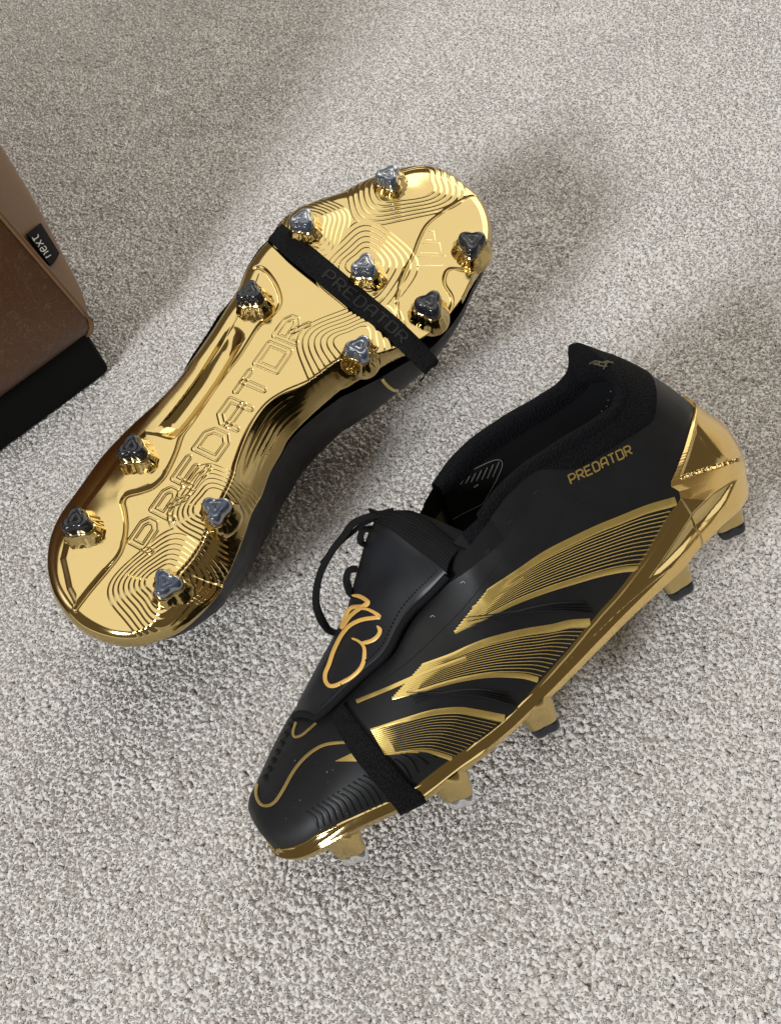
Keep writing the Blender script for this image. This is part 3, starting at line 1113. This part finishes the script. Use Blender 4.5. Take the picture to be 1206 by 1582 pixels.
# ---- printed gold stripes
def fan(U, Lw, n, names, solid=.30, taper=.12):
    U, Lw = spline(U, 90), spline(Lw, 90)
    m_ = MB()
    for k in range(n + 1):
        vk = k / n
        c = U + (Lw - U) * vk
        span = np.linalg.norm(Lw - U, axis=1)
        f = np.linspace(0, 1, 90)
        st_ = taper * (.25 + .75 * (1 - abs(2 * vk - .9)))
        thick = .50 + (.095 - .50) * smooth(0.02 + st_ * .3, .12 + st_, f)
        if k == 0:
            thick = thick * 0 + np.interp(f, [0, .3, 1], [.55, .95, .85])
        if k == n:
            thick = thick * 0 + np.interp(f, [0, .3, 1], [.5, .55, .55])
        hw = thick * span / n * .98
        if k == 0:
            c = c + (Lw - U) / span[:, None] * hw[:, None]
        strip(m_, c, hw, TB.px, .0002, .00028)
    us = np.linspace(0, .13, 12)
    g_ = []
    for f in us:
        r = []
        for vk in np.linspace(0, 1, 32):
            g = f * (.35 + .95 * vk)
            i_ = min(88, int(g * 89))
            w_ = g * 89 - i_
            a_ = U[i_] * (1 - w_) + U[i_ + 1] * w_
            b_ = Lw[i_] * (1 - w_) + Lw[i_ + 1] * w_
            q = TB.px(a_ + (b_ - a_) * vk)
            r.append(None if q is None else q[0] + q[1] * .00028)
        if all(x is not None for x in r):
            g_.append(r)
    if len(g_) > 1:
        m_.grid(np.array(g_))
    return put_mb(m_, 'gold_stripe', PRINT, rootB)


fan([(755,911),(803,880),(847,851),(894,827),(928,811),(960,798),(1002,781),(1046,768)], [(702,977),(743,957),(790,933),(838,914),(885,899),(926,887),(960,880),(986,878)], 15, '')
fan([(654,1026),(698,1011),(726,999),(760,986),(812,973),(855,966),(885,959),(915,957)], [(606,1079),(643,1069),(684,1057),(717,1049),(760,1043),(805,1044),(830,1050)], 15, '')
fan([(572,1126),(622,1110),(669,1097),(708,1093),(734,1096),(783,1106)], [(594,1166),(635,1161),(661,1161),(687,1168),(697,1172)], 15, '')
for nm, pts, hw in (('gold_stripe', [(551,1084),(595,1066),(639,1047),(680,1031),(720,1017)], 3.2),
                    ('gold_stripe', [(730,939),(775,914),(808,892)], 2.2),
                    ('gold_line', [(398,1211),(396,1222),(398,1234),(403,1242),(409,1245),(418,1244),(428,1236),(440,1217),(451,1197),(463,1180),(479,1164),(499,1152),(519,1148),(538,1147)], 2.4),
                    ('gold_line', [(458,1116),(454,1128),(454,1136),(458,1139),(467,1136),(477,1128),(489,1117)], 2.0)):
    mb = MB()
    strip(mb, spline(pts, 80), hw, TB.px, .0003, .0002)
    print('runs', nm, len(mb.V))
    put_mb(mb, nm, PRINT, rootB)
mb = MB()
strip(mb, resample([(519,1176),(554,1168)], 10), np.linspace(.5, 8.5, 10), TB.px, .0003)
put_mb(mb, 'gold_triangle', PRINT, rootB)

# raised fins and waves moulded into the black skin
mb = MB()
for k in range(12):
    f = k / 11
    a_, b_ = np.array([474 + 87 * f, 1253 - 55 * f]), np.array([492 + 105 * f, 1280 - 46 * f])
    mid = (a_ + b_) / 2 + np.array([3, -4])
    strip(mb, spline([a_, mid, b_], 14), 3.6 * np.sin(np.linspace(.25, 2.9, 14)), TB.px, -.0001, .0010)
put_mb(mb, 'moulded_fins', BLACK, rootB)['kind'] = 'stuff'
mb = MB()
for pts in ([(608,1173),(622,1184),(634,1204)], [(618,1165),(634,1175),(644,1194)], [(626,1163),(645,1170),(660,1181)], [(645,1161),(662,1165),(674,1171)]):
    strip(mb, spline(pts, 16), 3.0 * np.sin(np.linspace(.25, 2.9, 16)), TB.px, -.0001, .0012)
for k in range(4):
    o1 = np.array([8.0 * k, 11.0 * k])
    strip(mb, spline([np.array([731., 972]) - o1 * .55, np.array([790., 948]) - o1 * .05, np.array([850., 934]) + o1 * .25, np.array([905., 929]) + o1 * .5], 30), 2.6 * np.sin(np.linspace(.2, 2.95, 30)), TB.px, -.0001, .0012)
    strip(mb, spline([np.array([640., 1086]) - o1 * .5, np.array([690., 1070]) + o1 * .05, np.array([740., 1066]) + o1 * .3, np.array([785., 1072]) + o1 * .55], 30), 2.6 * np.sin(np.linspace(.2, 2.95, 30)), TB.px, -.0001, .0012)
put_mb(mb, 'moulded_waves', BLACK, rootB)['kind'] = 'stuff'
# glossy scales on the inner edge of the toe
for k in range(7):
    f = k / 6
    c = np.array([409 + 38 * f, 1201 - 80 * f])
    d_ = nrm(np.array([38., -80.]))
    mb = MB()
    strip(mb, resample([c - d_ * 5.2 + np.array([-2, -1]), c + d_ * 5.2 + np.array([1.5, 1.5])], 8), 4.6 * np.sin(np.linspace(.5, 2.65, 8)), TB.px, .0003, .0011)
    if mb.n:
        put_mb(mb, 'scale', LETTER, rootB)

mb = MB()
for _ in range(15):
    q = TB.px((rng.uniform(405, 560), rng.uniform(1170, 1285)))
    if q is not None and q[0][2] > .03:
        r_ = rng.uniform(.00018, .0004)
        a_ = nrm(np.cross(q[1], rng.normal(size=3)))
        b_ = np.cross(q[1], a_) * .6
        c_ = q[0] + q[1] * .0002
        mb.add([c_ + a_ * r_, c_ + b_ * r_, c_ - a_ * r_, c_ - b_ * r_, c_ + q[1] * r_ * .6], [[0, 1, 4], [1, 2, 4], [2, 3, 4], [3, 0, 4]])
put_mb(mb, 'lint', GREYP, rootB)['kind'] = 'stuff'

# word on the heel side
mb = MB()
o_, e1, e2 = np.array([881.5, 747.5]), np.array([97.5, -48.5]) / 8, np.array([-5.0, -13.0])
for st in word_strokes('PREDATOR', 0, 1.0, .72, 1.0):
    P_ = resample([tuple(o_ + a_ * e1 + b_ * e2) for a_, b_ in st], 18)
    strip(mb, P_, 1.25, TB.px, .0003)
put_mb(mb, 'side_lettering', PRINT, rootB)

# fine seam line, lace holes
mb = MB()
strip(mb, spline([(1044,706),(999,727),(960,743),(920,759),(860,797),(821,823),(786,849),(760,884),(732,920),(701,955),(659,996),(626,1026),(593,1048)], 140), .7, TB.px, .00015)
put_mb(mb, 'seam', HOLE, rootB)
for c in ((827,760), (787,806), (752,852)):
    mb = MB()
    strip(mb, resample([(c[0] - 5.5, c[1] + 4.5), (c[0] + 5.5, c[1] - 4.5)], 9), 2.9 * np.sin(np.linspace(.35, 2.8, 9)), TB.px, .0003)
    put_mb(mb, 'lace_hole', HOLE, rootB)
for c in ((715,900), (668,953)):
    mb = MB()
    strip(mb, spline([(c[0] - 3.5, c[1] + 1), (c[0] + .5, c[1] - 2), (c[0] + 4, c[1] + 1)], 9), .8, TB.px, .0003, .0004)
    put_mb(mb, 'lace_hole', GREYP, rootB)

# ---- elastic strap
LS = resample([(513,1108),(529,1138),(539,1156),(553,1177),(579,1209),(597,1231),(612,1250)], 44)
RS = resample([(531,1085),(547,1107),(563,1127),(580,1150),(600,1173),(620,1197),(638,1217),(655,1229)], 44)
rows_ = []
lastn = None
for a_, b_ in zip(LS, RS):
    r = []
    for f, off in ((0, .0002), (0, .0013), (.06, .0017), (.35, .0018), (.65, .0018), (.94, .0017), (1, .0013), (1, .0002)):
        q = TALL.px(a_ + (b_ - a_) * f)
        r.append(None if q is None else q[0] + q[1] * off)
    if any(x is None for x in r):
        continue
    rows_.append(np.array(r))
rows_ = np.array(rows_)
k_ = np.ones(9) / 9
rs = rows_.copy()
for i in range(rows_.shape[1]):
    for j in range(3):
        rs[:, i, j] = np.convolve(np.pad(rows_[:, i, j], 4, 'edge'), k_, 'valid')
rs = rs + eBy * .0004 + eBz * .0003
ext = [rs[-1] - eBz * .0035 * k + eBy * (.0012 - .0009 * k * k) - eBx * .0 for k in (1, 2, 3, 4)]
rs = np.concatenate([rs, np.array(ext)], 0)
put('elastic_strap', rs, grid_faces(*rs.shape[:2]), STRAP, rootB)

# ---- tongue folded forward
Lp = resample([(577,808),(571,817),(562,843),(553,877),(545,905),(537,938),(520,974),(510,993),(494,1021),(472,1063),(460,1085),(453,1106)], 50)
Rp = resample([(700,879),(683,903),(660,929),(641,947),(629,966),(618,984),(609,1011),(579,1037),(549,1065),(530,1085),(512,1103),(494,1116)], 50)
Ll = locB(Lp, 1, np.interp(np.linspace(0, 1, 50), [0, .5, 1], [-.021, -.021, -.014]))
Rl = []
for p_ in Rp:
    q = TB.px(p_)
    Rl.append((q[0] + q[1] * .0045 - PB) @ EB if q is not None else np.full(3, np.nan))
Rl = np.array(Rl)
for j in range(3):
    ok_ = ~np.isnan(Rl[:, j])
    Rl[:, j] = np.interp(np.arange(50), np.arange(50)[ok_], Rl[ok_, j])
    Rl[:, j] = np.convolve(np.pad(Rl[:, j], 3, 'edge'), np.ones(7) / 7, 'valid')
print('flap', (Ll[::12] * 1000).round(), (Rl[::12] * 1000).round())
NFw = 27
ff = np.linspace(0, 1, NFw)
FLt = np.zeros((50, NFw, 3))
for i in range(50):
    base = Ll[i] + (Rl[i] - Ll[i]) * ff[:, None]
    b_ = np.interp(i / 49, [0, .15, .6, 1], [.004, .0065, .0055, .003])
    base[:, 2] += b_ * np.sin(np.pi * ff) ** .8
    base[:, 2] += .0024 * (vnoise(np.full(NFw, i * .0018 + 1), ff * .045 + 1, .016, 33) - .5) * np.sin(np.pi * ff) * np.interp(i / 49, [0, .35, .7], [1, 1, .3])
    base[:, 2] += .0011 * np.sin(7 * ff + i * .16) * np.sin(np.pi * ff) * np.interp(i / 49, [0, .3, .6], [1, 1, .2])
    FLt[i] = base
low_ = FLt - np.array([0, 0, .0030])
ringf = np.concatenate([FLt, low_[:, ::-1]], 1)
edge_round = ringf.copy()
FLw = WB(ringf)
mb = MB()
mb.grid(FLw, closed_v=True)
mb.grid(np.stack([WB(FLt[-1]), WB(low_[-1])], 0))
put_mb(mb, 'tongue', FLAP, rootB)
TF = Target(WB(FLt).reshape(-1, 3), grid_faces(50, NFw))
# bound edge of the tongue
ed = np.concatenate([FLt[::1, -1], FLt[-1, ::-1]], 0) + np.array([0, 0, -.0012])
ed = resample(ed, 150)
put('tongue_edge', WB(np.moveaxis(tube(ed, .0017, 8), 0, 0)).reshape(-1, 3), grid_faces(150, 8, closed_v=True), LACE, rootB)
mb = MB()
stl = []
for i in range(2, 48, 1):
    a_ = FLt[i, -1] + (FLt[i, -2] - FLt[i, -1]) * 1.6
    b_ = FLt[min(i + 1, 49), -1] + (FLt[min(i + 1, 49), -2] - FLt[min(i + 1, 49), -1]) * 1.6
    b_ = a_ + (b_ - a_) * .62
    g_ = tube(np.stack([a_, (a_ + b_) / 2 + np.array([0, 0, .0004]), b_]) + np.array([0, 0, .0001]), [.0001, .00035, .0001], 6)
    mb.grid(WB(g_), closed_v=True)
put_mb(mb, 'stitching', LETTER, rootB)['kind'] = 'stuff'

# emblem on the tongue
z4 = lambda L_: [(440 + a / 5.025, 900 + b / 5.025) for a, b in L_]
mb = MB()
for L_, n in (([(522,100),(570,104),(612,122),(648,152),(636,175),(600,186),(560,188),(520,196),(492,225),(466,285),(440,352)], 60),
              ([(650,150),(620,178),(590,200),(545,232),(500,275),(462,330),(440,362)], 40),
              ([(575,202),(640,208),(700,236),(738,268),(700,274),(620,285),(560,305),(500,342),(450,400),(410,470),(375,550),(345,640),(318,705),(318,760),(345,800),(390,802),(450,775),(520,735),(580,680),(612,620),(620,560),(618,510),(598,475),(565,450),(530,437)], 130),
              ([(600,468),(640,465),(690,445),(728,410),(740,372),(722,340)], 40)):
    P_ = spline(z4(L_), n)
    strip(mb, P_, np.interp(np.linspace(0, 1, n), [0, .12, .88, 1], [1.7, 3.2, 3.2, 1.7]), TF.px, .0003, .0009)
put_mb(mb, 'emblem', EMBLEM, rootB)

# ribbed roll of the tongue lining behind the fold
F1 = FLt[0]
F2 = locB(resample([(582,798),(592,794),(610,788),(634,788),(662,798),(697,825),(724,846)], NFw), 1, np.linspace(-.016, .023, NFw))
NK = 46
RL = np.zeros((NK, NFw, 3))
for k in range(NK):
    f = k / (NK - 1)
    P_ = F1 + (F2 - F1) * f
    P_[:, 2] += .0042 * math.sin(math.pi * min(1, f * 1.1)) + .00045 * math.sin(f * 2 * math.pi * 13)
    P_[:, 2] += .001 * np.sin(ff * 9 + f * 4) * math.sin(math.pi * f)
    P_[:, 2] += .0030 * (vnoise(np.full(NFw, f * .02 + 1), ff * .05 + 1, .008, 31) - .5) * math.sin(math.pi * min(1, f * 1.2))
    RL[k] = P_
dwn = np.stack([F2 + np.array([-.004 * k, 0, -.006 * k]) * np.array([1, 1, 1]) for k in range(1, 6)])
RL = np.concatenate([RL, dwn], 0)
put('tongue_lining', WB(RL).reshape(-1, 3), grid_faces(*RL.shape[:2]), LINING, rootB)

# laces at the inner side
z3 = lambda L_: [(460 + a / 4.307, 780 + b / 4.307) for a, b in L_]
for L_, ys, wd in (([(640,40),(560,60),(450,85),(360,130),(310,200),(250,275),(195,360),(150,455),(125,560),(122,660),(150,750),(200,825),(255,850),(320,830)], (-.013, -.030), .0019),
                   ([(510,92),(440,125),(360,185),(300,235),(225,310),(155,392)], (-.016, -.027), .0013),
                   ([(500,160),(440,165),(418,205),(425,250),(470,270)], (-.016, -.018), .0017),
                   ([(400,425),(345,435),(325,480),(332,540),(360,595),(420,600)], (-.014, -.017), .0018)):
    P_ = spline(z3(L_), 70)
    l_ = locB(P_, 1, np.linspace(ys[0], ys[1], 70))
    g_ = tube(WB(l_), wd, 10, .3)
    put('lace', g_, grid_faces(70, 10, closed_v=True), LACE, rootB)

# print inside the far wall of the opening
z7 = lambda L_: [(620 + a / 5.025, 660 + b / 5.025) for a, b in L_]
mb = MB()
strip(mb, spline(z7([(115,655),(210,595),(305,535),(322,500),(330,455),(400,395),(560,322),(690,262),(750,250),(776,270),(770,320),(720,430),(640,570),(600,605),(470,670),(320,755)]), 150), .55, TIN.px, .0004)
for k in range(9):
    f = k / 8
    a_, b_ = np.array([368 + 335 * f, 461 - 76 * f]), np.array([388 + 365 * f, 443 - 178 * f])
    strip(mb, resample(z7([a_, b_]), 6), .6, TIN.px, .0004)
for a_, b_ in (((296,628), (326,600)), ((556,465), (592,440))):
    strip(mb, resample(z7([a_, b_]), 6), 1.2, TIN.px, .0004)
if mb.n:
    put_mb(mb, 'size_print', GREYP, rootB)
TK = Target(np.vstack([WB(GKf).reshape(-1, 3), rim.reshape(-1, 3)]), [list(map(int, f)) for f in grid_faces(*GKf.shape[:2])] + [list(map(int, f)) for f in grid_faces(*rim.shape[:2], off=GKf.shape[0] * GKf.shape[1])])
z5 = lambda L_: [(840 + a / 3.77, 520 + b / 3.77) for a, b in L_]
mb = MB()
for L_ in ([(268,158),(300,140),(360,150),(398,160)], [(300,150),(330,165),(372,170)], [(330,140),(318,165)], [(365,152),(350,186)], [(290,156),(322,160)]):
    strip(mb, resample(z5(L_), 8), 1.1, TK.px, .0007)
if mb.n:
    DULL, nt, b = material('dull_gold_print', (.055, .045, .018), .6, .2)
    put_mb(mb, 'tab_mark', DULL, rootB)
mb = MB()
for p in ((370,365), (412,350), (405,396), (362,403), (332,430), (386,314), (440,322)):
    q = np.array(z5([p])[0])
    strip(mb, np.array([q - (.8, -.3), q, q + (.8, -.3)]), .7, TIN.px, .0006)
if mb.n:
    put_mb(mb, 'perforation', GREYP, rootB)['kind'] = 'stuff'

# ================================================================== FOOTSTOOL
LEATH, nt, b = material('brown_leather', (.12, .05, .018), .38, 0)
tc = nt.nodes.new('ShaderNodeTexCoord')
vo = nt.nodes.new('ShaderNodeTexVoronoi')
vo.feature = 'DISTANCE_TO_EDGE'
vo.inputs['Scale'].default_value = 75
nz = nt.nodes.new('ShaderNodeTexNoise')
nz.inputs['Scale'].default_value = 26
nz.inputs['Detail'].default_value = 6
mixv = nt.nodes.new('ShaderNodeMixRGB')
mixv.inputs[0].default_value = .16
nt.links.new(tc.outputs['Object'], mixv.inputs[1])
nt.links.new(nz.outputs['Color'], mixv.inputs[2])
nt.links.new(mixv.outputs[0], vo.inputs['Vector'])
nt.links.new(tc.outputs['Object'], nz.inputs['Vector'])
cr = nt.nodes.new('ShaderNodeValToRGB')
cr.color_ramp.elements[0].color = (.30, .19, .11, 1)
cr.color_ramp.elements[1].position = .035
cr.color_ramp.elements[1].color = (.105, .040, .012, 1)
nt.links.new(vo.outputs['Distance'], cr.inputs[0])
n2 = nt.nodes.new('ShaderNodeTexNoise')
n2.inputs['Scale'].default_value = 11
n2.inputs['Detail'].default_value = 4
c2 = nt.nodes.new('ShaderNodeValToRGB')
c2.color_ramp.elements[0].position, c2.color_ramp.elements[1].position = .42, .60
c2.color_ramp.elements[0].color = (.078, .025, .004, 1)
c2.color_ramp.elements[1].color = (.125, .062, .028, 1)
nt.links.new(tc.outputs['Object'], n2.inputs['Vector'])
mm_ = nt.nodes.new('ShaderNodeMixRGB')
mm_.inputs[0].default_value = .62
nt.links.new(cr.outputs[0], mm_.inputs[1])
nt.links.new(c2.outputs[0], mm_.inputs[2])
nt.links.new(mm_.outputs[0], b.inputs['Base Color'])
bp = nt.nodes.new('ShaderNodeBump')
bp.inputs['Strength'].default_value = .25
bp.inputs['Distance'].default_value = .001
n3 = nt.nodes.new('ShaderNodeTexNoise')
n3.inputs['Scale'].default_value = 260
n3.inputs['Detail'].default_value = 5
nt.links.new(tc.outputs['Object'], n3.inputs['Vector'])
nt.links.new(n3.outputs[0], bp.inputs['Height'])
nt.links.new(bp.outputs[0], b.inputs['Normal'])
LEATH2, nt, b = material('brown_leather_side', (.150, .080, .036), .42, 0)
noise_bump(nt, b, 260, .25, .001, 5)
BASE, nt, b = material('black_base_cloth', (.006, .006, .006), .85, 0, **{'Specular IOR Level': .12})
noise_bump(nt, b, 900, .5, .0006)
TAG, nt, b = material('black_tag', (.004, .004, .005), .7, 0, **{'Specular IOR Level': .12})
noise_bump(nt, b, 2500, .3, .0002)
WHITE, nt, b = material('white_thread', (.62, .62, .60), .7, 0)

c0 = ground(177, 574, .0045)
c1 = ground(0, 705, .0045)
g1 = nrm((c1 - c0) * np.array([1, 1, 0]))           # along the front face, away from the corner
g2 = np.array([g1[1], -g1[0], 0])
if g2[1] < 0:
    g2 = -g2                                        # away from the viewer
rootS = empty('footstool', tuple(map(float, c0)))
ROOT[rootS.name] = tuple(rootS.location)
rootS['label'] = 'brown leather footstool on a black base at the left edge of the carpet'
rootS['category'] = 'footstool'
SW = .42


def box_panel(o0, du, dv, lu, lv, nu, nv, bul, nrmv, taper=0.0):
    """padded panel: bulges along nrmv"""
    a = np.linspace(0, 1, nu)
    b_ = np.linspace(0, 1, nv)
    A, Bm = np.meshgrid(a, b_, indexing='ij')
    P = o0 + A[..., None] * du * lu + Bm[..., None] * dv * lv
    k = (np.clip(1 - (2 * A - 1) ** 8, 0, 1)) * (np.clip(1 - (2 * Bm - 1) ** 6, 0, 1))
    return P + (bul * k + .004 * k * np.sin(A * 9) * np.sin(Bm * 7))[..., None] * nrmv


Z = np.array([0, 0, 1.0])
BH = .034
bs = .001
mb = MB()
p0 = c0 + g1 * bs + g2 * bs
q_ = [p0, p0 + g1 * SW, p0 + g1 * SW + g2 * SW, p0 + g2 * SW]
V_ = [v_ + Z * z for z in (0.0005, BH + .012) for v_ in q_]
mb.add(V_, [[0, 1, 5, 4], [1, 2, 6, 5], [2, 3, 7, 6], [3, 0, 4, 7], [4, 5, 6, 7], [3, 2, 1, 0]])
ob = put_mb(mb, 'base', BASE, rootS, sm=False)
bv = ob.modifiers.new('bevel', 'BEVEL')
bv.width, bv.segments = .004, 3
LH = .36
lc = c0 + Z * BH - g1 * .0045 - g2 * .0045
SH = g1 * .125 + g2 * .08


def sheared(P):
    h_ = np.clip(P[..., 2:3] - lc[2], 0, None)
    return P + h_ * SH + (g1 + g2) * .007 * np.clip(1 - h_ / .014, 0, 1) ** 2


front = box_panel(lc, g1, Z, SW + .008, LH, 60, 50, .010, -g2)
side_ = box_panel(lc, g2, Z, SW + .008, LH, 60, 50, .006, -g1)
zz_ = np.linspace(0, LH, 50)[None, :]
side_ = side_ - g1 * ((np.minimum(.013 * smooth(0, .012, zz_) + .13 * zz_, .04)) * (1 - (1 - np.linspace(0, 1, 60)[:, None]) ** 14))[..., None]
back_ = box_panel(lc + g2 * (SW + .008), g1, Z, SW + .008, LH, 30, 20, .010, g2)
left_ = box_panel(lc + g1 * (SW + .008), g2, Z, SW + .008, LH, 30, 20, .010, g1)
top_ = box_panel(lc + Z * LH, g1, g2, SW + .008, SW + .008, 40, 40, .02, Z)
front, side_, back_, left_, top_ = [sheared(P_) for P_ in (front, side_, back_, left_, top_)]
for nm, Gp, mt in (('front_panel', front, LEATH), ('side_panel', side_, LEATH2), ('back_panel', back_, LEATH2), ('side_panel', left_, LEATH2), ('cushion_top', top_, LEATH)):
    put(nm, Gp, grid_faces(*Gp.shape[:2]), mt, rootS)
sm_line = sheared(np.stack([lc + Z * LH * f - g2 * .0005 - g1 * .0005 for f in np.linspace(0, 1, 60)]))
put('piping', tube(sm_line, .0016, 8), grid_faces(60, 8, closed_v=True), LEATH2, rootS)
print('seam px', proj(sheared(np.stack([lc + Z * h for h in (0, .05, .1, .15, .2)]))).round(), 'side px', proj(side_[:, [0, 4, 8, 12, 16]].reshape(-1, 3)).reshape(60, 5, 2)[[0,3,6,9,12,18]].round().tolist())
# woven tag in the side seam
TSd = Target(np.vstack([side_.reshape(-1, 3), front.reshape(-1, 3)]), np.vstack([grid_faces(60, 50), grid_faces(60, 50, off=3000)]))
tg = [(37,363), (58,346), (87,393), (74,413)]
cn = []
for p in tg:
    q = TSd.px(p)
    cn.append(q[0] + q[1] * .0022 if q else None)
if all(c is not None for c in cn):
    cn = np.array(cn)
    A, Bm = np.meshgrid(np.linspace(0, 1, 8), np.linspace(0, 1, 8), indexing='ij')
    Gt = ((1 - A) * (1 - Bm))[..., None] * cn[0] + (A * (1 - Bm))[..., None] * cn[1] + (A * Bm)[..., None] * cn[2] + ((1 - A) * Bm)[..., None] * cn[3]
    nt_ = nrm(np.cross(cn[1] - cn[0], cn[3] - cn[0]))
    if nt_ @ (CAM - cn[0]) < 0:
        nt_ = -nt_
    Gt = Gt + (np.sin(A * np.pi) * .0008)[..., None] * nt_
    mb = MB()
    mb.grid(Gt)
    mb.grid(Gt - nt_ * .0009)
    tag_o = put_mb(mb, 'tag', TAG, rootS)
    TT_ = Target(Gt.reshape(-1, 3), grid_faces(8, 8))
    mb = MB()
    o_, e1, e2 = np.array([75.0, 392.0]), np.array([-5.6, -8.6]), np.array([-12.0, 7.0])
    o_ = np.array([78.5, 394.0])
    for st in word_strokes('next', 0, 1.0, .72, 1.0):
        P_ = resample([tuple(o_ + a_ * e1 * 1.0 + b_ * e2 * 1.1) for a_, b_ in st], 16)
        strip(mb, P_, .75, TT_.px, .0003)
    if mb.n:
        put_mb(mb, 'tag_lettering', WHITE, rootS)
